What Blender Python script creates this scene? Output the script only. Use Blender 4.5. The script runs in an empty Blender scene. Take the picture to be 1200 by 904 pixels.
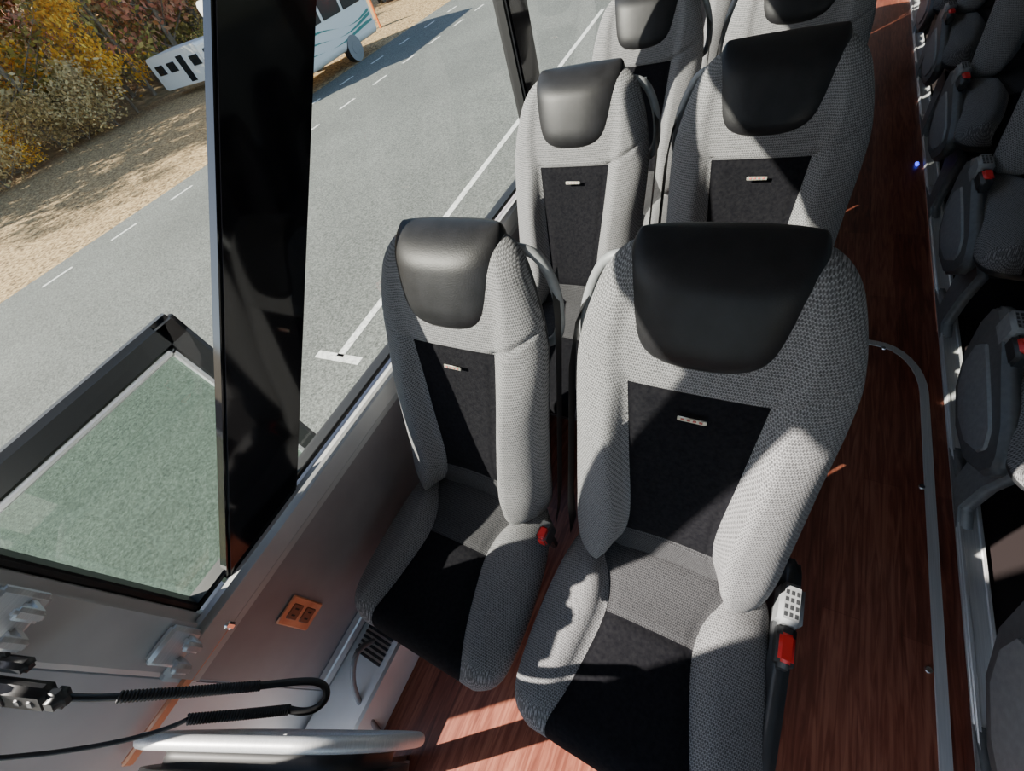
import bpy, bmesh, math, random
import numpy as np
from mathutils import Vector, Matrix
random.seed(4); rng=np.random.default_rng(4)
H=1.52; GZ=-1.43
COL=bpy.context.scene.collection

# ------------------------------------------------------------ materials
def mat(name,col=(.5,.5,.5),rough=.6,metal=0.,**k):
    m=bpy.data.materials.new(name);m.use_nodes=True
    b=m.node_tree.nodes["Principled BSDF"]
    b.inputs["Base Color"].default_value=(*col,1);b.inputs["Roughness"].default_value=rough;b.inputs["Metallic"].default_value=metal
    for a,v in k.items(): b.inputs[a.replace('_',' ')].default_value=v
    return m
def nt(m): return m.node_tree.nodes,m.node_tree.links,m.node_tree.nodes["Principled BSDF"]
def ramp(N,stops):
    r=N.new('ShaderNodeValToRGB');e=r.color_ramp.elements
    while len(e)>1: e.remove(e[-1])
    e[0].position=stops[0][0];e[0].color=(*stops[0][1],1)
    for p,c in stops[1:]:
        x=e.new(p);x.color=(*c,1)
    return r
def noisy(name,stops,scale=20,detail=6,rough=.6,bump=0.,bscale=None,metal=0.,coord='Object',stretch=None,dist=.002):
    m=mat(name,(.5,.5,.5),rough,metal);N,L,b=nt(m)
    tc=N.new('ShaderNodeTexCoord');src=tc.outputs[coord]
    if stretch:
        mp=N.new('ShaderNodeMapping');mp.inputs['Scale'].default_value=stretch;L.new(src,mp.inputs['Vector']);src=mp.outputs[0]
    n=N.new('ShaderNodeTexNoise');n.inputs['Scale'].default_value=scale;n.inputs['Detail'].default_value=detail
    L.new(src,n.inputs['Vector']);r=ramp(N,stops);L.new(n.outputs['Fac'],r.inputs[0]);L.new(r.outputs[0],b.inputs['Base Color'])
    if bump:
        n2=N.new('ShaderNodeTexNoise');n2.inputs['Scale'].default_value=bscale or scale*3;n2.inputs['Detail'].default_value=4;L.new(src,n2.inputs['Vector'])
        bp=N.new('ShaderNodeBump');bp.inputs['Strength'].default_value=bump;bp.inputs['Distance'].default_value=dist
        L.new(n2.outputs['Fac'],bp.inputs['Height']);L.new(bp.outputs[0],b.inputs['Normal'])
    return m
def fabric(name,c0,c1,pu=.0042,pv=.0052,rough=.95,spec=.2):
    m=mat(name,c1,rough);N,L,b=nt(m);b.inputs['Specular IOR Level'].default_value=spec
    uv=N.new('ShaderNodeUVMap');sx=N.new('ShaderNodeSeparateXYZ');L.new(uv.outputs[0],sx.inputs[0])
    def M(op,a,bv=None):
        n=N.new('ShaderNodeMath');n.operation=op
        for i,v in enumerate((a,bv)):
            if v is None: continue
            if isinstance(v,(int,float)): n.inputs[i].default_value=v
            else: L.new(v,n.inputs[i])
        return n.outputs[0]
    v=M('MULTIPLY',sx.outputs[1],2*math.pi/pv)
    ph=M('MULTIPLY',M('FLOOR',M('MULTIPLY',sx.outputs[1],1/pv)),math.pi)
    u=M('ADD',M('MULTIPLY',sx.outputs[0],2*math.pi/pu),ph)
    h=M('MULTIPLY',M('ADD',M('SINE',u),1.),M('ADD',M('COSINE',v),1.6))
    h=M('MULTIPLY',h,.19)
    nz=N.new('ShaderNodeTexNoise');nz.inputs['Scale'].default_value=300;nz.inputs['Detail'].default_value=3;tc=N.new('ShaderNodeTexCoord');L.new(tc.outputs['Object'],nz.inputs['Vector'])
    f=M('ADD',M('MULTIPLY',h,.6),M('MULTIPLY',nz.outputs['Fac'],.55))
    r=ramp(N,[(.2,c0),(.8,c1)]);L.new(f,r.inputs[0]);L.new(r.outputs[0],b.inputs['Base Color'])
    bp=N.new('ShaderNodeBump');bp.inputs['Strength'].default_value=.4;bp.inputs['Distance'].default_value=.001
    L.new(f,bp.inputs['Height']);L.new(bp.outputs[0],b.inputs['Normal'])
    b.inputs['Sheen Weight'].default_value=.05
    return m
def glassmat(name,tint,refl=1.0):
    m=bpy.data.materials.new(name);m.use_nodes=True;N=m.node_tree.nodes;L=m.node_tree.links;N.clear()
    o=N.new('ShaderNodeOutputMaterial');mx=N.new('ShaderNodeMixShader');t=N.new('ShaderNodeBsdfTransparent');g=N.new('ShaderNodeBsdfGlossy')
    t.inputs[0].default_value=(*tint,1);g.inputs['Roughness'].default_value=.0
    fr=N.new('ShaderNodeFresnel');fr.inputs[0].default_value=1.45
    mm=N.new('ShaderNodeMath');mm.operation='MULTIPLY';mm.inputs[1].default_value=refl;L.new(fr.outputs[0],mm.inputs[0])
    L.new(mm.outputs[0],mx.inputs[0]);L.new(t.outputs[0],mx.inputs[1]);L.new(g.outputs[0],mx.inputs[2]);L.new(mx.outputs[0],o.inputs[0])
    return m

M_grey=fabric('grey_weave',(.05,.05,.053),(.33,.33,.34))
M_dgrey=fabric('charcoal_weave',(.012,.012,.014),(.085,.085,.09),.004,.005)
M_black=noisy('black_plush',[(.3,(.004,.004,.006)),(.7,(.010,.010,.012))],120,4,.95,.3,300)
M_black.node_tree.nodes["Principled BSDF"].inputs['Specular IOR Level'].default_value=.12
M_leather=noisy('black_leather',[(.3,(.009,.009,.010)),(.7,(.015,.015,.017))],30,4,.45,.35,380,dist=.001)
M_leather.node_tree.nodes["Principled BSDF"].inputs['Specular IOR Level'].default_value=.3
M_plgrey=noisy('grey_plastic',[(.3,(.20,.21,.22)),(.7,(.26,.27,.28))],60,3,.45,.15,400)
M_plmid=noisy('mid_grey_plastic',[(.3,(.09,.095,.10)),(.7,(.12,.125,.13))],60,3,.45,.15,400)
M_pldark=mat('dark_plastic',(.03,.032,.035),.4)
M_rubber=mat('black_rubber',(.012,.012,.013),.5)
M_red=mat('red_button',(.75,.02,.02),.35)
M_alu=noisy('brushed_aluminium',[(.3,(.60,.61,.62)),(.7,(.74,.75,.76))],8,5,.42,.1,200,.3,stretch=(60,1,60))
M_alu2=noisy('satin_silver_panel',[(.3,(.50,.52,.55)),(.7,(.60,.62,.65))],5,3,.4,0,None,.1)
M_wall=noisy('taupe_wall_panel',[(.3,(.27,.245,.255)),(.7,(.31,.285,.295))],12,3,.42,.05,300)
M_sill=noisy('grey_sill',[(.3,(.46,.46,.46)),(.7,(.54,.54,.54))],10,3,.38,0)
M_white=noisy('white_panel',[(.3,(.72,.73,.73)),(.7,(.80,.81,.81))],10,3,.5)
M_ceil=mat('ceiling_liner',(.55,.55,.55),.9)
M_gloss=mat('gloss_black_pillar',(.006,.006,.008),.07)
M_copper=noisy('copper_plate',[(.3,(.62,.24,.13)),(.7,(.80,.38,.22))],20,3,.35,0,None,.2)
M_chrome=mat('steel',(.75,.76,.78),.2,1.)
M_tag=mat('tag_metal',(.6,.58,.5),.35,.7)
M_blue=mat('blue_led',(.02,.03,1),.4,Emission_Strength=3.);M_blue.node_tree.nodes["Principled BSDF"].inputs['Emission Color'].default_value=(.05,.08,1,1)
G_side=glassmat('side_glass',(.76,.79,.76),1.)
G_door=glassmat('door_glass',(.42,.56,.48),2.0)
G_front=glassmat('windshield_glass',(.93,.95,.93),.6)
G_right=glassmat('tinted_glass',(.14,.15,.15),1.)

def woodmat():
    m=mat('wood_laminate',(.2,.05,.03),.30);N,L,b=nt(m)
    tc=N.new('ShaderNodeTexCoord');mp=N.new('ShaderNodeMapping');mp.inputs['Rotation'].default_value=(0,0,math.pi/2);L.new(tc.outputs['Object'],mp.inputs[0])
    br=N.new('ShaderNodeTexBrick');br.inputs['Scale'].default_value=1;br.inputs['Brick Width'].default_value=.9;br.inputs['Row Height'].default_value=.09
    br.inputs['Mortar Size'].default_value=.0012;br.inputs['Color1'].default_value=(.0,0,0,1);br.inputs['Color2'].default_value=(1,1,1,1);br.inputs['Mortar'].default_value=(.3,.3,.3,1)
    L.new(mp.outputs[0],br.inputs['Vector'])
    m2=N.new('ShaderNodeMapping');m2.inputs['Scale'].default_value=(34,2.2,1);L.new(tc.outputs['Object'],m2.inputs[0])
    n=N.new('ShaderNodeTexNoise');n.inputs['Scale'].default_value=2.2;n.inputs['Detail'].default_value=8;n.inputs['Distortion'].default_value=1.2;L.new(m2.outputs[0],n.inputs['Vector'])
    r=ramp(N,[(.25,(.095,.024,.016)),(.5,(.20,.058,.036)),(.75,(.36,.13,.08))]);
    ad=N.new('ShaderNodeMath');ad.operation='MULTIPLY_ADD';ad.inputs[1].default_value=.22;L.new(br.outputs['Color'],ad.inputs[0]);
    sb=N.new('ShaderNodeMath');sb.operation='SUBTRACT';sb.inputs[1].default_value=.1;L.new(n.outputs['Fac'],sb.inputs[0]);L.new(sb.outputs[0],ad.inputs[2])
    L.new(ad.outputs[0],r.inputs[0])
    L.new(r.outputs[0],b.inputs['Base Color'])
    bp=N.new('ShaderNodeBump');bp.inputs['Strength'].default_value=.15;bp.inputs['Distance'].default_value=.001;L.new(n.outputs['Fac'],bp.inputs['Height']);L.new(bp.outputs[0],b.inputs['Normal'])
    return m
M_wood=woodmat()

# ------------------------------------------------------------ mesh helpers
def obj(name,data,parent=None,loc=(0,0,0)):
    o=bpy.data.objects.new(name,data);COL.objects.link(o);o.location=loc
    if parent: o.parent=parent
    return o
def empty(name,loc=(0,0,0),rz=0):
    e=bpy.data.objects.new(name,None);COL.objects.link(e);e.location=loc;e.rotation_euler[2]=rz;e.empty_display_size=.1;return e
def mesh(name,V,F,mats,mi=None,smooth=True,uv=None):
    me=bpy.data.meshes.new(name);me.from_pydata([tuple(map(float,v)) for v in V],[],F)
    for m in mats: me.materials.append(m)
    if mi is not None: me.polygons.foreach_set('material_index',mi)
    me.polygons.foreach_set('use_smooth',[smooth]*len(me.polygons))
    if uv is not None:
        l=me.uv_layers.new(name='UVMap')
        for lo in me.loops: l.data[lo.index].uv=uv[lo.vertex_index]
    me.update();return me
def boxes(name,bl,mats,bev=.0,seg=2):
    bm=bmesh.new()
    for b in bl:
        x0,x1,y0,y1,z0,z1=b[:6];mi=b[6] if len(b)>6 else 0
        r=bmesh.ops.create_cube(bm,size=1,matrix=Matrix.Translation(((x0+x1)/2,(y0+y1)/2,(z0+z1)/2))@Matrix.Diagonal((x1-x0,y1-y0,z1-z0,1)))
        fs={f for v in r['verts'] for f in v.link_faces}
        for f in fs: f.material_index=mi
        if bev:
            w=min(bev,.45*min(x1-x0,y1-y0,z1-z0))
            es={e for v in r['verts'] for e in v.link_edges}
            rr=bmesh.ops.bevel(bm,geom=list(es),offset=w,segments=seg,affect='EDGES')
            for f in rr['faces']: f.material_index=mi;f.smooth=True
    me=bpy.data.meshes.new(name);bm.to_mesh(me);bm.free()
    for m in mats: me.materials.append(m)
    return me
def prism(name,poly,axis,a0,a1,mats,mi=0,bev=.0,seg=2):
    bm=bmesh.new()
    def P(p,a): return {'x':(a,p[0],p[1]),'y':(p[0],a,p[1]),'z':(p[0],p[1],a)}[axis]
    v0=[bm.verts.new(P(p,a0)) for p in poly];v1=[bm.verts.new(P(p,a1)) for p in poly]
    n=len(poly);bm.faces.new(v0);bm.faces.new(v1[::-1])
    for i in range(n): bm.faces.new((v0[i],v1[i],v1[(i+1)%n],v0[(i+1)%n]))
    bmesh.ops.recalc_face_normals(bm,faces=bm.faces)
    if bev:
        es=[e for e in bm.edges if abs(e.calc_face_angle(0))>.9]
        bmesh.ops.bevel(bm,geom=es,offset=bev,segments=seg,affect='EDGES')
        for f in bm.faces: f.smooth=len(f.verts)==4 and f.calc_area()<bev*1.0
    for f in bm.faces: f.material_index=mi
    me=bpy.data.meshes.new(name);bm.to_mesh(me);bm.free()
    for m in mats: me.materials.append(m)
    return me
def rrect(c0,c1,w,h,r,n=6):
    pts=[]
    for cx,cy,a in ((w/2-r,h/2-r,0),(-w/2+r,h/2-r,90),(-w/2+r,-h/2+r,180),(w/2-r,-h/2+r,270)):
        for i in range(n+1):
            t=math.radians(a+90*i/n);pts.append((c0+cx+r*math.cos(t),c1+cy+r*math.sin(t)))
    return pts
def tube(name,pts,rad,m,res=6,bez=True,cyc=False):
    c=bpy.data.curves.new(name,'CURVE');c.dimensions='3D';c.bevel_depth=rad;c.bevel_resolution=res;c.use_fill_caps=True
    if bez:
        s=c.splines.new('NURBS');s.points.add(len(pts)-1)
        for i,p in enumerate(pts): s.points[i].co=(*p,1)
        s.use_endpoint_u=True;s.order_u=min(4,len(pts));s.resolution_u=8;s.use_cyclic_u=cyc
    else:
        s=c.splines.new('POLY');s.points.add(len(pts)-1)
        for i,p in enumerate(pts): s.points[i].co=(*p,1)
        s.use_cyclic_u=cyc
    c.materials.append(m);return c
def sm(t): t=min(1,max(0,t));return t*t*(3-2*t)
def itps(x,tab):
    for i in range(len(tab)-1):
        if x<=tab[i+1][0] or i==len(tab)-2:
            x0,y0=tab[i];x1,y1=tab[i+1]
            m0=(y1-tab[i-1][1])/(x1-tab[i-1][0]) if i>0 else (y1-y0)/(x1-x0)
            m1=(tab[i+2][1]-y0)/(tab[i+2][0]-x0) if i+2<len(tab) else (y1-y0)/(x1-x0)
            t=min(1,max(0,(x-x0)/(x1-x0)));h=x1-x0
            return (2*t**3-3*t*t+1)*y0+(t**3-2*t*t+t)*h*m0+(-2*t**3+3*t*t)*y1+(t**3-t*t)*h*m1
def xcols(w,s,n1=12,n2=14):
    s=min(s,w*.9)
    L=[-w+(w-s)*(1-math.cos(math.pi/2*i/n1)) for i in range(n1)]
    C=[-s+2*s*i/n2 for i in range(n2)]
    R=[s+(w-s)*math.sin(math.pi/2*i/n1) for i in range(n1+1)]
    return L+C+R
# ------------------------------------------------------------ seat parts
YB=[(.42,.262),(.50,.288),(.60,.322),(.70,.362),(.80,.405),(.90,.445),(.96,.468),(1.04,.505),(1.10,.538),(1.16,.575)]
WB=[(.42,.195),(.48,.214),(.60,.218),(.75,.220),(.86,.224),(.92,.222),(.97,.212),(1.02,.196),(1.06,.179),(1.09,.162),(1.11,.14)]
SB=[(.42,.14),(.47,.118),(.52,.095),(.60,.086),(.75,.100),(.898,.114),(1.0,.12),(1.18,.09)]
ZT=1.106; PT=.898
def backrest():
    zb=.43
    zs=[zb+.04*(1-math.cos(math.pi/2*i/6)) for i in range(6)]+list(np.linspace(.47,.54,5))[:-1]+[.533,.54,.547]+list(np.linspace(.547,PT-.007,19))[1:-1]+[PT-.007,PT,PT+.007]+list(np.linspace(PT+.007,.98,18))[1:]+list(np.linspace(.98,ZT-.06,8))[1:]+[ZT-.06+.06*math.sin(math.pi/2*i/9) for i in range(1,10)]
    zs=sorted(set(round(float(z),5) for z in zs))
    V=[];F=[];mi=[];UV=[];n1,n2=16,14;nc=2*n1+n2+1
    for k,z in enumerate(zs):
        w=itps(z,WB);s=itps(z,SB);y0=itps(z,YB)
        kk=1.
        if z<.47: kk=math.sqrt(max(0,1-((.47-z)/.04)**2))
        if z>ZT-.06: kk=math.sqrt(max(0,1-((z-ZT+.06)/.06)**2))
        kw=1-(1-kk)*.25
        kd=max(kk,.02)
        ym=y0+.05;X=xcols(w*kw,s*kw,n1,n2)
        amp=.052*sm((z-.44)/.05)*(1-.72*sm((z-.76)/.18))*(1+.35*sm((.62-z)/.1))
        for x in X:
            a=abs(x)/(w*kw);ss=s*kw
            e=max(0,1-a**3.2)**(1/2.3)
            b=amp*sm((abs(x)-ss)/.035)*max(0,1-a**5)**.6
            gr=.007*math.exp(-((abs(x)-ss)/.005)**2)*(z<PT+.01)
            if abs(z-PT)<.001 and abs(x)<ss*1.02: gr=.007
            if abs(z-.54)<.001 and abs(x)<ss*1.02: gr=.005
            if abs(x)>ss: gr=max(gr,.006*math.exp(-((z-(PT+.003+.5*(abs(x)-ss)))/.0055)**2))
            conc=.010*(1-min(1,(abs(x)/ss))**2) if z<PT else 0
            V.append((x,ym-kd*(.05*e+b)+gr+conc*0.6,z));UV.append((x,z*1.05))
        for x in X[::-1][1:-1]:
            a=abs(x)/(w*kw);e=max(0,1-a**3.2)**(1/2.3)
            V.append((x,ym+kd*.05*e,z));UV.append((x,z*1.05))
    n=2*nc-2
    for k in range(len(zs)-1):
        zc=(zs[k]+zs[k+1])/2
        for i in range(n):
            j=(i+1)%n;F.append((k*n+i,k*n+j,(k+1)*n+j,(k+1)*n+i))
            c=n1<=i<n1+n2
            mi.append((1 if zc>.54 else 2) if (c and zc<PT) else (3 if nc-1<=i and zc<ZT-.05 else 0))
    F.append(tuple(range(n))[::-1]);mi.append(0);F.append(tuple((len(zs)-1)*n+i for i in range(n)));mi.append(0)
    return mesh('backrest',V,F,[M_grey,M_black,M_dgrey,M_pldark],mi,True,UV)
def headrest():
    WL=[(.944,.060),(.950,.086),(.962,.107),(.985,.121),(1.03,.132),(1.07,.136),(1.10,.136),(1.12,.133)]
    zt=1.118
    zs=[.944+.05*(1-math.cos(math.pi/2*i/8)) for i in range(8)]+list(np.linspace(.994,zt-.05,11))+[zt-.05+.05*math.sin(math.pi/2*i/10) for i in range(1,11)]
    V=[];F=[];n=56
    for z in zs:
        w=itps(z,WL);y0=itps(z,YB)
        kk=1.
        if z<.994: kk=math.sqrt(max(0,1-((.994-z)/.05)**2))*.45+.55
        if z>zt-.05: kk=math.sqrt(max(0,1-((z-zt+.05)/.05)**2))
        kk=max(kk,.02);ym=y0+.05;kw=1-(1-kk)*.10 if z>1.05 else 1
        for i in range(n):
            t=2*math.pi*i/n;c,s=math.cos(t),math.sin(t)
            x=w*kw*math.copysign(abs(c)**.72,c);d=(.068 if s<0 else .058)
            V.append((x,ym+kk*d*math.copysign(abs(s)**.8,s),z))
    for k in range(len(zs)-1):
        for i in range(n):
            j=(i+1)%n;F.append((k*n+i,k*n+j,(k+1)*n+j,(k+1)*n+i))
    F.append(tuple(range(n))[::-1]);F.append(tuple((len(zs)-1)*n+i for i in range(n)))
    return mesh('headrest',V,F,[M_leather])
def cushion():
    W=[(-.135,.206),(-.11,.230),(-.05,.247),(.10,.248),(.22,.234),(.33,.20)]
    S=[(-.135,.158),(-.05,.128),(.06,.104),(.14,.094),(.20,.104),(.26,.135),(.33,.16)]
    Z=[(-.135,.425),(-.05,.432),(.10,.440),(.20,.450),(.28,.470),(.33,.475)]
    ys=[-.135+.055*(1-math.cos(math.pi/2*i/9)) for i in range(9)]+list(np.linspace(-.08,.133,14))+[.14,.147]+list(np.linspace(.16,.28,9))+[.28+.05*math.sin(math.pi/2*i/4) for i in range(1,5)]
    V=[];F=[];mi=[];UV=[];n1,n2=12,14;nc=2*n1+n2+1
    for y in ys:
        w=itps(y,W);s=itps(y,S);z0=itps(y,Z);kk=1.
        if y<-.08: kk=math.sqrt(max(0,1-((-.08-y)/.055)**2))
        if y>.28: kk=math.sqrt(max(0,1-((y-.28)/.051)**2))
        kk=max(kk,.03);kw=1-(1-kk)*.13;zm=z0-.055;X=xcols(w*kw,s*kw)
        for x in X:
            a=abs(x)/(w*kw);e=max(0,1-a**3)**(1/2.2);b=.036*sm((abs(x)-s*kw)/.04)*max(0,1-a**4)**.6*(1-.8*sm((y-.2)/.08))
            gr=.007*math.exp(-((abs(x)-s*kw)/.005)**2)+(.005 if abs(y-.14)<.001 and abs(x)<s else 0)
            dome=.008*(1-min(1,abs(x)/s)**2)
            z=zm+kk*(.055*e+b+dome)-gr
            V.append((x,y,z));UV.append((x,y+ (z-z0)*(-1 if y<-.08 else 0)))
        for x in X[::-1][1:-1]:
            a=abs(x)/(w*kw);e=max(0,1-a**3)**(1/2.2);V.append((x,y,zm-kk*.06*e));UV.append((x,y-.1))
    n=2*nc-2
    for k in range(len(ys)-1):
        yc=(ys[k]+ys[k+1])/2
        for i in range(n):
            j=(i+1)%n;F.append((k*n+i,(k+1)*n+i,(k+1)*n+j,k*n+j));c=n1<=i<n1+n2
            mi.append((1 if yc<.14 else 2) if c else (3 if i>=nc-1 else 0))
    F.append(tuple(range(n)));mi.append(0);F.append(tuple((len(ys)-1)*n+i for i in range(n))[::-1]);mi.append(0)
    return mesh('cushion',V,F,[M_grey,M_black,M_dgrey,M_pldark],mi,True,UV)
BK=backrest();HR=headrest();CU=cushion()
TAG=boxes('tag',[(-.024,.024,-.0012,.0012,-.0045,.0045,0)]+[(-.018+.01*i,-.012+.01*i,-.0022,-.001,-.002,.002,1) for i in range(4)],[M_tag,mat('tag_print',(.45,.12,.1),.5)],.001)
PAN=boxes('seat_pan',[(-.19,.19,-.08,.33,.295,.36,0),(-.03,.03,0,.26,.2,.3,0)],[M_pldark],.015)
def sidepanel(sg,mA,mB):
    bm=bmesh.new()
    def add(me): bm.from_mesh(me)
    out=[(-.06,.30),(.02,.235),(.14,.215),(.27,.235),(.36,.30),(.40,.39),(.395,.455),(.36,.475),(.28,.475),(.16,.445),(.02,.415),(-.05,.38),(-.075,.35)]
    a0,a1=(.222,.262) if sg>0 else (-.262,-.222)
    add(prism('p',out,'x',a0,a1,[M_plgrey],3,.010))
    inn=[(.0,.31),(.06,.265),(.15,.25),(.25,.265),(.31,.31),(.325,.37),(.29,.41),(.16,.395),(.03,.375),(-.01,.345)]
    b0,b1=(.255,.268) if sg>0 else (-.268,-.255)
    add(prism('p',inn,'x',b0,b1,[M_plgrey],4,.004))
    x=sg*.242
    add(boxes('b',[(x-.021,x+.021,.245,.325,.44,.508,0),(x-.016,x+.016,.17,.25,.45,.495,1),(x-.013,x+.013,.178,.230,.492,.503,2)],[M_plgrey],.008))
    for i in range(4):
        for j in range(3): add(boxes('b',[(x-.012+j*.009,x-.007+j*.009,.258+i*.014,.266+i*.014,.505,.5092,1)],[M_plgrey]))
    me=bpy.data.meshes.new('side_panel');bm.to_mesh(me);bm.free()
    for m in (M_plgrey,M_pldark,M_red,mA,mB): me.materials.append(m)
    return me
SPR=sidepanel(1,M_pldark,M_pldark);SPL=sidepanel(-1,M_plmid,M_plgrey)
def leg(sg):
    poly=[(-.07,0),(.22,0),(.22,.015),(.10,.035),(.13,.14),(.22,.27),(-.02,.27),(.0,.14),(-.01,.035),(-.07,.015)]
    return prism('leg',poly,'x',*( (.15,.185) if sg>0 else (-.185,-.15)),[M_plgrey],0,.006)
LGR=leg(1);LGL=leg(-1)
BUC=boxes('buckle',[(-.014,.014,-.02,.03,0,.06,0),(-.011,.011,-.023,-.012,.02,.058,1),(-.011,.011,-.018,.012,.055,.064,1),(-.008,.008,0,.02,-.08,.0,0)],[M_pldark,M_red],.004)
def handle(sg):
    return tube('grab_handle',[(sg*.14,.595,1.065),(sg*.178,.598,1.065),(sg*.206,.595,1.028),(sg*.228,.575,.965),(sg*.234,.548,.905),(sg*.220,.535,.875),(sg*.19,.53,.87)],.0105,M_plgrey)
HDR=handle(1);HDL=handle(-1)
def belt(sg):
    pts=[(sg*.215,.60,1.0),(sg*.235,.55,.96),(sg*.243,.50,.88),(sg*.243,.42,.70),(sg*.243,.34,.52),(sg*.235,.30,.43)]
    V=[];F=[]
    for i,p in enumerate(pts):
        V+=[(p[0],p[1]-.022,p[2]-.008),(p[0]-sg*.002,p[1]+.022,p[2]+.008)]
    for i in range(len(pts)-1): F.append((2*i,2*i+1,2*i+3,2*i+2))
    return mesh('seat_belt',V,F,[M_rubber])
BLR=belt(1);BLL=belt(-1)
def seat(x,yo,aisle,handle_side,belt_side):
    e=empty('coach_seat',(x,yo,0))
    obj('backrest',BK,e);obj('headrest',HR,e);obj('cushion',CU,e);obj('seat_pan',PAN,e)
    t=obj('label_tag',TAG,e,(.005,.4215,.862));t.rotation_euler[0]=-.38
    if aisle:
        obj('side_panel',SPR if aisle>0 else SPL,e);obj('leg',LGR if aisle>0 else LGL,e)
    else:
        obj('buckle',BUC,e,(handle_side*.238,.235,.455));obj('leg',LGL if handle_side>0 else LGR,e)
    obj('grab_handle',HDR if handle_side>0 else HDL,e)
    obj('seat_belt',BLR if belt_side>0 else BLL,e)
PITCH=.778
for r in range(6):
    yo=r*PITCH
    seat(-.048,yo,1,-1,-1);seat(-.562,yo,0,1,1)
for r in range(-1,6):
    yo=.87+r*PITCH
    seat(.85,yo,-1,1,1);seat(1.37,yo,0,-1,-1)

# ------------------------------------------------------------ bus shell
XW=-.88;XR=1.66;Y0=-2.2;Y1=7.2;ZC=2.15
def single(name,me): return obj(name,me)
single('floor',boxes('floor',[(-.87,.73,-1.0,Y1,-.06,0,0),(-.70,.73,Y0,-1.0,-.06,0,0),(.73,XR-.01,Y0,Y1,-.06,0,1)],[M_wood,mat('dark_floor_covering',(.012,.006,.006),.9)]))
wl=boxes('wall_left_and_sun_blocks',[(XW-.06,XW+.01,-.36,Y1,-.3,.70,0),(XW-.06,XW+.01,-.36,Y1,1.78,ZC,0),
   (XW-.06,XW+.0,-.535,-.362,-.3,1.10,1),(XW-.06,XW+.01,-2.2,-.36,1.9,ZC,0),(XW-.06,XW,-1.35,-.66,1.0,1.9,1),(XW-.06,XW,-2.2,-1.35,-.3,1.9,1)],[M_wall,M_alu2],.004)  # unseen forward silver boxes added to block sun; rear silver panel raised likewise
single('wall_left_and_sun_blocks',wl)
single('wall_right',boxes('wall_right',[(XR,XR+.06,Y0,Y1,-.3,.75,0),(XR,XR+.06,Y0,Y1,1.75,ZC,0)]+[(XR,XR+.06,y,y+.14,.75,1.75,0) for y in (-2.2,-.5,1.2,2.9,4.6,6.3)],[M_wall],.004))
single('wall_back',boxes('wall_back',[(XW,XR,Y1,Y1+.06,-.3,ZC,0)],[M_wall]))
single('wall_front',boxes('wall_front',[(XW,XR,Y0-.06,Y0,-.3,.45,0),(XW,XR,Y0-.06,Y0,1.95,ZC,0)],[M_wall]))
single('ceiling',boxes('ceiling',[(XW-.06,XR+.06,Y0,Y1,ZC,ZC+.05,0),],[M_ceil]))
def pane(name,x,y0,y1,z0,z1,m):
    return mesh(name,[(x,y0,z0),(x,y1,z0),(x,y1,z1),(x,y0,z1)],[(0,1,2,3)],[m],None,False)
def window(name,y0,y1,z0,z1,x=XW-.03,g=G_side,ext=0):
    e=empty(name,(0,0,0));obj('glass',pane('glass',x,y0,y1,z0,z1,g),e)
    obj('gasket',boxes('gasket',[(x-.012,x+.03,y0,y1,z0,z0+.014,0),(x-.012,x+.03,y0,y1,z1-.015,z1,0),(x-.012,x+.03,y0,y0+.016,z0,z1,0),(x-.012,x+.03,y1-.015,y1,z0,z1,0)],[M_rubber],.004),e)
window('window_1',-.24,1.60,.735,1.78)
window('window_2',1.72,3.4,.735,1.78)
window('window_3',3.52,5.2,.735,1.78)
window('window_4',5.32,7.1,.735,1.78)
window('window_5',-2.19,7.1,.76,1.75,XR+.03,G_right)
single('trim_1',boxes('sill',[(XW-.005,XW+.035,-.36,Y1,.66,.735,0),(XW+.01,XW+.02,-.36,Y1,.635,.66,0)],[M_sill],.012))
single('trim_2',boxes('post',[(XW-.04,XW+.02,-.36,-.24,.66,1.9,0)],[M_sill],.014))
single('trim_3',prism('slanted_pillar',[(-.18,.72),(.05,.72),(1.19,1.80),(.893,1.80)],'x',XW-.025,XW+.012,[M_gloss],0,.006))
single('trim_4',boxes('mullion',[(XW-.045,XW+.012,1.59,1.73,.70,1.8,0),(XW-.045,XW+.012,3.39,3.53,.70,1.8,0),(XW-.045,XW+.012,5.19,5.33,.7,1.8,0)],[M_gloss],.006))
single('window_6',mesh('windshield',[(XW,Y0-.03,.45),(XR,Y0-.03,.45),(XR,Y0-.03,1.95),(XW,Y0-.03,1.95)],[(0,1,2,3)],[G_front],None,False))
single('trim_5',boxes('wall_track',[(XW+.01,XW+.035,-.34,Y1,.20,.235,0)],[M_alu],.004))
hb=empty('heater_box',(0,0,0))
obj('box',boxes('box',[(-.868,-.715,-.62,-.10,.001,.175,0)],[M_white,M_plgrey],.008),hb)
obj('grille',boxes('grille',[(-.84,-.74,-.235+.014*i,-.228+.014*i,.176,.181,0) for i in range(8)],[M_pldark]),hb)
obj('hose',tube('hose',[(-.80,-.19,.18),(-.79,-.21,.26),(-.78,-.26,.25),(-.76,-.32,.20),(-.72,-.36,.12),(-.70,-.40,.02)],.008,M_plgrey),hb)
oe=empty('wall_outlet',(XW+.012,-.186,.47))
obj('plate',boxes('plate',[(0,.006,-.036,.036,-.06,.06,0)],[M_copper],.003),oe)
obj('sockets',boxes('sockets',[(.004,.0085,-.019,.019,.006,.044,0),(.004,.0085,-.019,.019,-.044,-.006,0)],[mat('socket_brown',(.25,.09,.05),.4)],.004),oe)
obj('slots',boxes('slots',[(.008,.0092,a,a+.004,b,b+.013,0) for a in (-.010,.006) for b in (.02,-.032)],[M_rubber]),oe)
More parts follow.
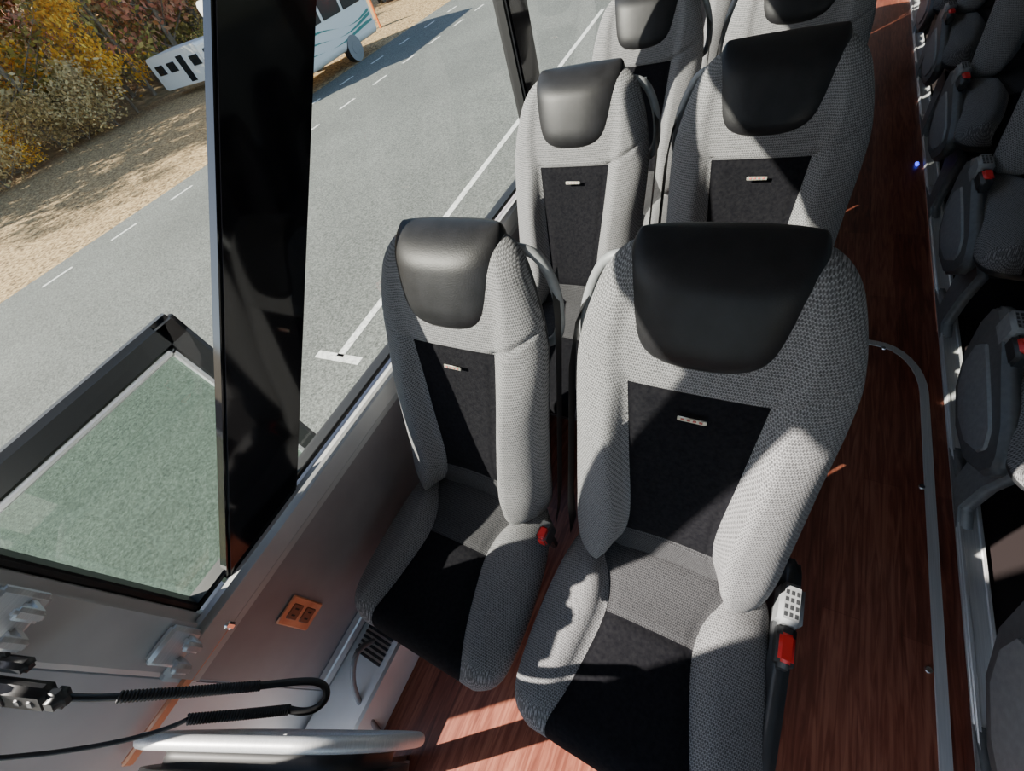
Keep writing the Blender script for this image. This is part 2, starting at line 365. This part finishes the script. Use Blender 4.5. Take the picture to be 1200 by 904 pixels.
single('assist_strap',boxes('assist_strap',[(XW+.021,XW+.032,-.50,-.236,.663,.687,0),(XW+.02,XW+.04,-.248,-.232,.662,.688,1)],[M_copper,M_chrome],.004))
for hy,hz_ in ((-.295,.76),(-.285,1.05)):
    ch=empty('coat_hook',(XW+.02,hy,hz_))
    obj('base',boxes('base',[(0,.02,-.035,.035,-.035,.035,0)],[M_alu],.006),ch)
    obj('prongs',boxes('prongs',[(.015,.055,-.03,-.012,-.03,-.012,0),(.015,.055,.008,.026,-.02,-.002,0),(.045,.06,-.03,-.012,-.03,.01,0),(.045,.06,.008,.026,-.02,.02,0)],[M_alu],.005),ch)
pts=[(.615,-1.0,.004),(.615,1.30,.004)]+[(.615-.14*(1-math.cos(math.pi/2*i/8)),1.30+.22*math.sin(math.pi/2*i/8),.004) for i in range(1,9)]+[(.30,1.535,.004)]
V=[];F=[]
for i,p in enumerate(pts):
    a=Vector(pts[max(0,i-1)]);b=Vector(pts[min(len(pts)-1,i+1)]);d=(b-a).normalized();nn=Vector((-d.y,d.x,0))
    for s_,z in ((-.013,0),(-.012,.003),(.012,.003),(.013,0)): V.append(Vector(p)+nn*s_+Vector((0,0,z-.004)))
for i in range(len(pts)-1):
    for j in range(3): F.append((4*i+j,4*i+j+1,4*i+j+5,4*i+j+4))
single('trim_6',mesh('aisle_strip',V,F,[M_alu],None,False))
single('trim_7',boxes('seat_rail',[(.665,.725,-1.2,Y1-.02,.0005,.012,0),(.668,.678,-1.2,Y1-.02,.011,.018,0),(.712,.722,-1.2,Y1-.02,.011,.018,0)],[M_alu],.002))
sc=empty('floor_bolts',(0,0,0))
for p in ((.596,.92),(.592,.39),(.59,-.1),(.50,1.50)):
    bm=bmesh.new();bmesh.ops.create_cone(bm,cap_ends=True,segments=20,radius1=.009,radius2=.007,depth=.004,matrix=Matrix.Translation((p[0],p[1],.0022)));me=bpy.data.meshes.new('bolt');bm.to_mesh(me);bm.free();me.materials.append(M_chrome);obj('bolt',me,sc)

# handset with coiled cord
hs=empty('intercom_handset',(0,0,0))
def D2(x,y,D): return (x,y,H-D)
Rc=Matrix((Vector((.86885,.42318,-.25696)),Vector((-.19901,.77376,.60141)),Vector((.45332,-.47139,.7565)))).transposed()
q=(Rc@Matrix.Rotation(-.12,3,'Z')@Matrix.Rotation(.35,3,'X')).to_euler()
def oh(n,me,x,y,D):
    o=obj(n,me,hs,D2(x,y,D));o.rotation_euler=q
oh('handset',boxes('handset',[(-.07,.035,-.022,.022,-.012,.012,0),(.025,.055,-.016,.016,-.012,.014,1)],[M_rubber,M_pldark],.009,3),-.775,-.352,.535)
oh('buttons',boxes('buttons',[(-.01,.0,-.006,.006,.01,.014,0),(.008,.018,-.006,.006,.01,.014,0),(-.055,-.025,-.012,.012,.009,.014,1)],[M_plmid,M_pldark],.002),-.775,-.352,.535)
oh('clip',boxes('clip',[(-.06,.0,.015,.035,-.02,.0,0),(-.05,-.035,.02,.05,-.02,-.005,0)],[M_pldark],.006),-.785,-.345,.53)
def coil(p0,p1,turns,r=.0065,sag=.0):
    p0=Vector(p0);p1=Vector(p1);d=(p1-p0);u=d.cross(Vector((0,0,1))).normalized();v=u.cross(d).normalized();n=turns*8
    return [p0+d*i/n+r*(math.cos(2*math.pi*i/8)*u+math.sin(2*math.pi*i/8)*v)+Vector((0,0,-sag*math.sin(math.pi*i/n))) for i in range(n+1)]
A0=D2(-.695,-.315,.595);A1=D2(-.600,-.248,.742);B0=D2(-.555,-.262,.79);B1=D2(-.655,-.325,.70)
obj('cord_coil',tube('cord_coil',coil(A0,A1,44,.0062,.008),.0023,M_rubber,2,False),hs)
obj('cord_loop',tube('cord_loop',[A1,D2(-.565,-.222,.785),D2(-.535,-.205,.80),D2(-.515,-.215,.815),D2(-.515,-.24,.815),D2(-.53,-.256,.80),B0],.006,M_rubber),hs)
obj('cord_coil_2',tube('cord_coil_2',coil(B0,B1,38,.0062,.008),.0023,M_rubber,2,False),hs)
obj('cord_tail',tube('cord_tail',[B1,D2(-.68,-.36,.69),D2(-.74,-.41,.65),D2(-.83,-.46,.58)],.0035,M_rubber),hs)
obj('cord_end',tube('cord_end',[A0,D2(-.72,-.33,.57),D2(-.745,-.34,.555)],.005,M_rubber),hs)

# jump seat
js=empty('jump_seat',(-.585,-.29,0),math.atan2(.227,.47))
obj('pad',prism('pad',rrect(0,.665,.44,.26,.09,8),'y',-.20,-.035,[M_rubber],0,.03,4),js)
obj('rim',tube('rim',[(p[0],-.03,p[1]) for p in rrect(0,.665,.47,.29,.11,8)],.011,M_alu,5,False,True),js)
obj('rim_2',tube('rim_2',[(p[0],-.175,p[1]) for p in rrect(0,.66,.46,.285,.10,8)],.012,M_alu,5,False,True),js)
obj('post',boxes('post',[(-.10,-.06,-.15,-.09,0,.54,0)],[M_plgrey],.01),js)

for y in (2.85,): 
    single('floor_led',boxes('floor_led',[(.63,.645,y,y+.03,.001,.012,0)],[M_blue],.003))

# ------------------------------------------------------------ open bus door outside
dr=empty('door_1',(-1.26,0,0))
def framex(x0,x1,y0,y1,z0,z1,w,mi): return [(x0,x1,y0,y1,z1-w,z1,mi),(x0,x1,y0,y1,z0,z0+w,mi),(x0,x1,y0,y0+w,z0,z1,mi),(x0,x1,y1-w,y1,z0,z1,mi)]
obj('frame',boxes('frame',framex(-.02,.02,-.85,.27,-1.15,1.07,.07,0),[M_pldark],.012),dr)
obj('inner_frame',boxes('inner_frame',framex(.012,.026,-.785,.205,-1.085,1.005,.014,0),[M_alu],.004),dr)
obj('glass',pane('glass',0,-.8,.22,-1.1,1.02,G_door),dr)
obj('hinge',boxes('hinge',[(.0,.32,-.62,-.57,-.9,-.84,0)],[M_pldark],.01),dr)

# ------------------------------------------------------------ exterior
def asphalt():
    m=mat('asphalt',(.2,.2,.2),.93);N,L,b=nt(m);tc=N.new('ShaderNodeTexCoord')
    a=N.new('ShaderNodeTexNoise');a.inputs['Scale'].default_value=.35;a.inputs['Detail'].default_value=6;L.new(tc.outputs['Object'],a.inputs['Vector'])
    c=N.new('ShaderNodeTexNoise');c.inputs['Scale'].default_value=34;c.inputs['Detail'].default_value=8;c.inputs['Roughness'].default_value=.8;L.new(tc.outputs['Object'],c.inputs['Vector'])
    r=ramp(N,[(.36,(.025,.027,.024)),(.5,(.112,.118,.106)),(.66,(.24,.25,.228))]);L.new(c.outputs['Fac'],r.inputs[0])
    r2=ramp(N,[(.35,(.85,.85,.85)),(.65,(1.08,1.08,1.08))]);L.new(a.outputs['Fac'],r2.inputs[0])
    mx=N.new('ShaderNodeMix');mx.data_type='RGBA';mx.blend_type='MULTIPLY';mx.inputs[0].default_value=1;L.new(r.outputs[0],mx.inputs[6]);L.new(r2.outputs[0],mx.inputs[7]);L.new(mx.outputs[2],b.inputs['Base Color'])
    return m
M_asph=asphalt()
M_field=noisy('leaf_strewn_grass',[(.36,(.09,.055,.02)),(.44,(.24,.15,.06)),(.54,(.40,.27,.12)),(.70,(.56,.41,.21))],11,14,.95,.6,10,dist=.05)
M_hill=noisy('forest_floor',[(.3,(.14,.10,.04)),(.6,(.32,.22,.10)),(.8,(.44,.33,.17))],2.5,12,.95)
M_paint=noisy('road_paint',[(.35,(.40,.40,.38)),(.6,(.70,.70,.66))],25,8,.8)
single('parking_lot',mesh('parking_lot',[(-15.6,-60,GZ),(60,-60,GZ),(60,80,GZ),(-14,80,GZ),(-14.2,12,GZ)],[(0,1,2,3,4)],[M_asph],None,False))
single('ground',mesh('ground',[(-32,-60,GZ-.0),(-15.6,-60,GZ),(-14.2,12,GZ),(-14,80,GZ),(-32,80,GZ)],[(0,1,2,3,4)],[M_field],None,False))
hx=[-32,-40,-50,-70,-110];hz=[0,1.,4,12,26];V=[];F=[]
for i,x in enumerate(hx): V+=[(x,-60,GZ+hz[i]),(x,80,GZ+hz[i])]
for i in range(4): F.append((2*i,2*i+1,2*i+3,2*i+2))
single('hillside',mesh('hillside',V,F,[M_hill]))
z=GZ+.004;V=[];F=[]
def strip(x0,y0,x1,y1,w):
    a=Vector((x0,y0,z));b=Vector((x1,y1,z));d=(b-a).normalized();n=Vector((-d.y,d.x,0))*w/2;k=len(V)
    V.extend([a-n,a+n,b+n,b-n]);F.append((k,k+1,k+2,k+3))
strip(-4.02,1.70,-4.40,7.2,.11);strip(-4.40,7.2,-4.9,14,.11);strip(-4.38,1.66,-3.68,1.70,.11)
for i in range(30):
    y=-12+i*1.7; strip(-13.6+.035*y,y,-13.6+.035*(y+.7),y+.7,.10)
for i in range(12):
    y=8+i*1.6; strip(-11.4+.02*y,y,-11.4+.02*(y+.7),y+.7,.09)
single('road_markings',mesh('road_markings',V,F,[M_paint],None,False))

# shuttle bus
sb=empty('shuttle_bus',(-15.3,11.5,GZ),math.radians(3))
M_vwhite=mat('vehicle_white',(.86,.85,.81),.35);M_teal=mat('teal_stripe',(.03,.26,.23),.4);M_vglass=mat('vehicle_window',(.012,.016,.02),.1)
obj('body',prism('body',rrect(0,1.65,2.3,2.5,.18,5),'y',-.6,4.3,[M_vwhite],0),sb)
obj('hood',prism('hood',[(-1.9,.55),(-1.9,1.15),(-1.5,1.35),(-1.1,2.15),(-.5,2.3),(-.5,.5)],'x',-1.0,1.0,[M_vwhite],0,.05),sb)
obj('windows',boxes('windows',[(1.14,1.165,y,y+1.0,1.40,2.25,0) for y in (-.45,.68,1.81,2.94)]+[(-.8,.8,4.29,4.315,1.5,2.3,0)]+[(-.85,.85,-1.45,-1.1,1.5,2.0,0)],[M_vglass],.02),sb)
V=[];F=[]
for k,(zc,am,ph) in enumerate(((1.10,.13,0),(.92,.10,.8),(.74,.07,1.6))):
    b=len(V);n=40
    for i in range(n+1):
        y=-.55+4.75*i/n;c=zc+am*math.sin(y*1.5+ph);w=.022+.022*math.sin(y*1.5+ph+1)
        V+=[(1.156+.001*k,y,c-w),(1.156+.001*k,y,c+w)]
    for i in range(n): F.append((b+2*i,b+2*i+2,b+2*i+3,b+2*i+1))
obj('stripes',mesh('stripes',V,F,[M_teal],None,False),sb)
def wheel(x,y,parent,r=.38):
    bm=bmesh.new()
    bmesh.ops.create_cone(bm,cap_ends=True,segments=32,radius1=r,radius2=r,depth=.26,matrix=Matrix.Translation((x,y,r))@Matrix.Rotation(math.pi/2,4,'Y'))
    n0=len(bm.faces)
    bmesh.ops.create_cone(bm,cap_ends=True,segments=24,radius1=r*.5,radius2=r*.45,depth=.28,matrix=Matrix.Translation((x,y,r))@Matrix.Rotation(math.pi/2,4,'Y'))
    for i,f in enumerate(bm.faces): f.material_index=0 if i<n0 else 1
    me=bpy.data.meshes.new('wheel');bm.to_mesh(me);bm.free();me.materials.append(M_rubber);me.materials.append(M_plgrey);obj('wheel',me,parent)
for x in (1.05,-1.05):
    for y in (2.7,-1.2): wheel(x,y,sb)
CX,CY=-27.2,15.9
ct=empty('camper_trailer',(CX,CY,GZ),math.radians(5));ct.scale=(.85,.75,.66)
obj('body',prism('body',rrect(0,1.6,5.,2.1,.25,5),'y',-1.1,1.1,[M_vwhite]),ct)
obj('windows',boxes('windows',[(x,x+.8,-1.13,-1.09,1.5,2.1,0) for x in (-2.1,-.9,1.4)]+[(.3,.9,-1.12,-1.09,.7,2.3,0)]+[(2.48,2.53,-.8,.8,1.4,2.2,0)],[M_vglass],.02),ct)
wheel(0,-1.0,ct,.33);
for o in ct.children:
    if o.name.startswith('wheel'): o.rotation_euler[2]=math.pi/2
rc=empty('red_car',(-21.5,27,GZ),math.radians(10))
obj('body',prism('body',[(-2.1,.35),(-2.15,.8),(-1.3,.95),(-.7,1.42),(.8,1.42),(1.5,.98),(2.1,.85),(2.15,.35)],'x',-.85,.85,[mat('car_red',(.45,.01,.01),.25)],0,.05),rc)
obj('glass',prism('glass',[(-1.15,.95),(-.65,1.35),(.75,1.35),(1.3,.95)],'x',-.86,.86,[M_vglass]),rc)
for x in (.75,-.75):
    for y in (1.3,-1.3): wheel(x,y,rc,.31)
sg=empty('notice_board',(-17.4,18.8,GZ),.3)
obj('board',boxes('board',[(-.5,.5,-.03,.03,.35,1.2,0),(-.5,-.42,-.04,.04,0,1.25,1),(.42,.5,-.04,.04,0,1.25,1)],[mat('board_tan',(.55,.38,.2),.8),mat('post_orange',(.8,.2,.04),.6)],.01),sg)

# trees
def leafmat(name,c0,c1,c2):
    m=mat(name,c1,.8);N,L,b=nt(m);g=N.new('ShaderNodeNewGeometry');oi=N.new('ShaderNodeObjectInfo')
    r=ramp(N,[(0,c0),(.5,c1),(1,c2)]);L.new(g.outputs['Random Per Island'],r.inputs[0])
    hs_=N.new('ShaderNodeHueSaturation');mr=N.new('ShaderNodeMapRange');mr.inputs[3].default_value=.85;mr.inputs[4].default_value=1.35
    L.new(oi.outputs['Random'],mr.inputs[0]);L.new(mr.outputs[0],hs_.inputs['Value']);L.new(r.outputs[0],hs_.inputs['Color']);L.new(hs_.outputs[0],b.inputs['Base Color'])
    return m
M_bark=noisy('bark',[(.3,(.13,.10,.07)),(.7,(.30,.25,.19))],4,6,.9)
def tree(leafm,h=11,nl=1500,crown0=.2,spread=2.4,ls=.17,tr=.14):
    V=[];F=[];mi=[]
    def limb(p,q,r0,r1,n=6):
        p=Vector(p);q=Vector(q);d=(q-p).normalized();u=d.orthogonal().normalized();v=d.cross(u);b=len(V)
        for c,r in ((p,r0),(q,r1)):
            for i in range(n):
                t=2*math.pi*i/n;V.append(c+u*r*math.cos(t)+v*r*math.sin(t))
        for i in range(n): j=(i+1)%n;F.append((b+i,b+j,b+n+j,b+n+i));mi.append(0)
    pts=[Vector((0,0,-.3))];n=6
    for i in range(1,n+1): pts.append(Vector((random.uniform(-.25,.25)*i*.4,random.uniform(-.25,.25)*i*.4,h*i/n)))
    tips=[]
    for i in range(n): limb(pts[i],pts[i+1],tr*(1-i/n)+.02,tr*(1-(i+1)/n)+.02)
    for i in range(26):
        t=random.uniform(crown0,.98);k=min(n-1,int(t*n));p=pts[k].lerp(pts[k+1],t*n-k);a=random.uniform(0,6.28);L_=spread*(1.15-t)*random.uniform(.6,1.2)+.5
        q=p+Vector((math.cos(a)*L_,math.sin(a)*L_,L_*random.uniform(.3,.9)));limb(p,q,tr*.35*(1.2-t),.008,4);tips.append((p,q))
        for _ in range(3):
            m_=p.lerp(q,random.uniform(.3,.9));w=m_+Vector((random.uniform(-1,1),random.uniform(-1,1),random.uniform(.1,1)))*.8;limb(m_,w,tr*.12,.005,3);tips.append((m_,w))
    for _ in range(nl):
        p,q=random.choice(tips);c=p.lerp(q,random.uniform(.2,1.1))+Vector((random.gauss(0,.28),random.gauss(0,.28),random.gauss(0,.25)))
        u=Vector((random.gauss(0,1),random.gauss(0,1),random.gauss(0,1))).normalized();v=u.orthogonal().normalized();s_=ls*random.uniform(.6,1.3);b=len(V)
        V.extend([c-u*s_,c-v*s_*.6,c+u*s_,c+v*s_*.6]);F.append((b,b+1,b+2,b+3));mi.append(1)
    return mesh('tree',V,F,[M_bark,leafm],mi,False)
Lm={'rust':leafmat('leaf_rust',(.42,.16,.05),(.58,.26,.08),(.66,.38,.15)),
'gold':leafmat('leaf_gold',(.85,.36,.01),(.95,.50,.03),(.88,.60,.08)),
'olive':leafmat('leaf_olive',(.24,.22,.04),(.40,.34,.08),(.56,.42,.14)),
'tan':leafmat('leaf_tan',(.44,.30,.12),(.60,.44,.20),(.46,.36,.14)),
'green':leafmat('leaf_green',(.16,.22,.03),(.30,.36,.05),(.52,.48,.07)),
'red':leafmat('leaf_red',(.50,.15,.10),(.62,.25,.16),(.58,.34,.20))}
T={k:[tree(Lm[k],random.uniform(10,13),2200,.06,2.5,.15) for _ in range(2)] for k in ('rust','olive','tan')}
T['red']=[tree(Lm['red'],10,3200,.1,2.8,.15) for _ in range(2)]
T['gold']=[tree(Lm['gold'],5.5,3400,.10,2.2,.13,.08)]
T['bare']=[tree(Lm['tan'],12,700) for _ in range(2)]
SH={k:[tree(Lm[k],2.4,2200,.05,1.5,.09,.03)] for k in ('green','tan','gold','olive','rust')}
def put(kind,x,y,s,src=T,name='autumn_tree'):
    if math.hypot(x-CX,y-CY)<4.2: return
    zz=GZ+(0 if x>-32 else np.interp(-x,[32,40,50,70,110],[0,1,4,12,26]))
    o=obj(name,random.choice(src[kind]),None,(x,y,float(zz)));o.rotation_euler=(random.uniform(-.05,.05),random.uniform(-.05,.05),random.uniform(0,6.28));o.scale=(s,s,s*random.uniform(.9,1.15))
kinds=['olive','tan','rust','rust','bare','olive','rust','tan']
for row,xx in enumerate((-33,-36,-40,-45,-52,-61)):
    y=-6+row
    while y<26+row*7:
        if not (row==0 and 11<y<15.5): put(random.choice(kinds if row else ['bare','tan','rust','olive']),xx+random.uniform(-1.2,1.5),y,random.uniform(.85,1.2))
        y+=random.uniform(1.8,3.0)
put('gold',-31.0,13.6,.80);put('gold',-34.5,10.5,.9)
for p in ((-33.5,18.5),(-35,16.8),(-32.6,21),(-35,23)): put('red',*p,1.15)
y=-5
while y<24:
    if not 12.5<y<15: put(random.choice(['olive','rust','tan','tan']) if y>9 else random.choice(['green','green','gold','olive','tan']),-30+random.uniform(-1,1),y,random.uniform(.6,1.1),SH,'shrub')
    y+=random.uniform(1.,1.9)

# ------------------------------------------------------------ light
w=bpy.data.worlds.new('World');bpy.context.scene.world=w;w.use_nodes=True;N=w.node_tree.nodes;L=w.node_tree.links
bg=N['Background'];sk=N.new('ShaderNodeTexSky');sk.sky_type='NISHITA';sk.sun_disc=False;sk.sun_elevation=math.radians(37);sk.sun_rotation=math.radians(230);sk.altitude=200
L.new(sk.outputs[0],bg.inputs[0]);bg.inputs[1].default_value=.40
sd=bpy.data.lights.new('sun','SUN');sd.energy=21.0;sd.angle=math.radians(.55);sd.color=(1,.93,.83)
so=bpy.data.objects.new('sun',sd);COL.objects.link(so)
s=Vector((-.62,-.50,.60)).normalized();so.rotation_euler=s.to_track_quat('Z','Y').to_euler();so.location=(-5,-5,8)

# ------------------------------------------------------------ camera
cd=bpy.data.cameras.new('camera');cd.sensor_width=36;cd.lens=486/1200*36;cd.clip_start=.01;cd.clip_end=500
co=bpy.data.objects.new('camera',cd);COL.objects.link(co)
m=Rc.to_4x4();m.translation=(0,0,H);co.matrix_world=m
bpy.context.scene.camera=co
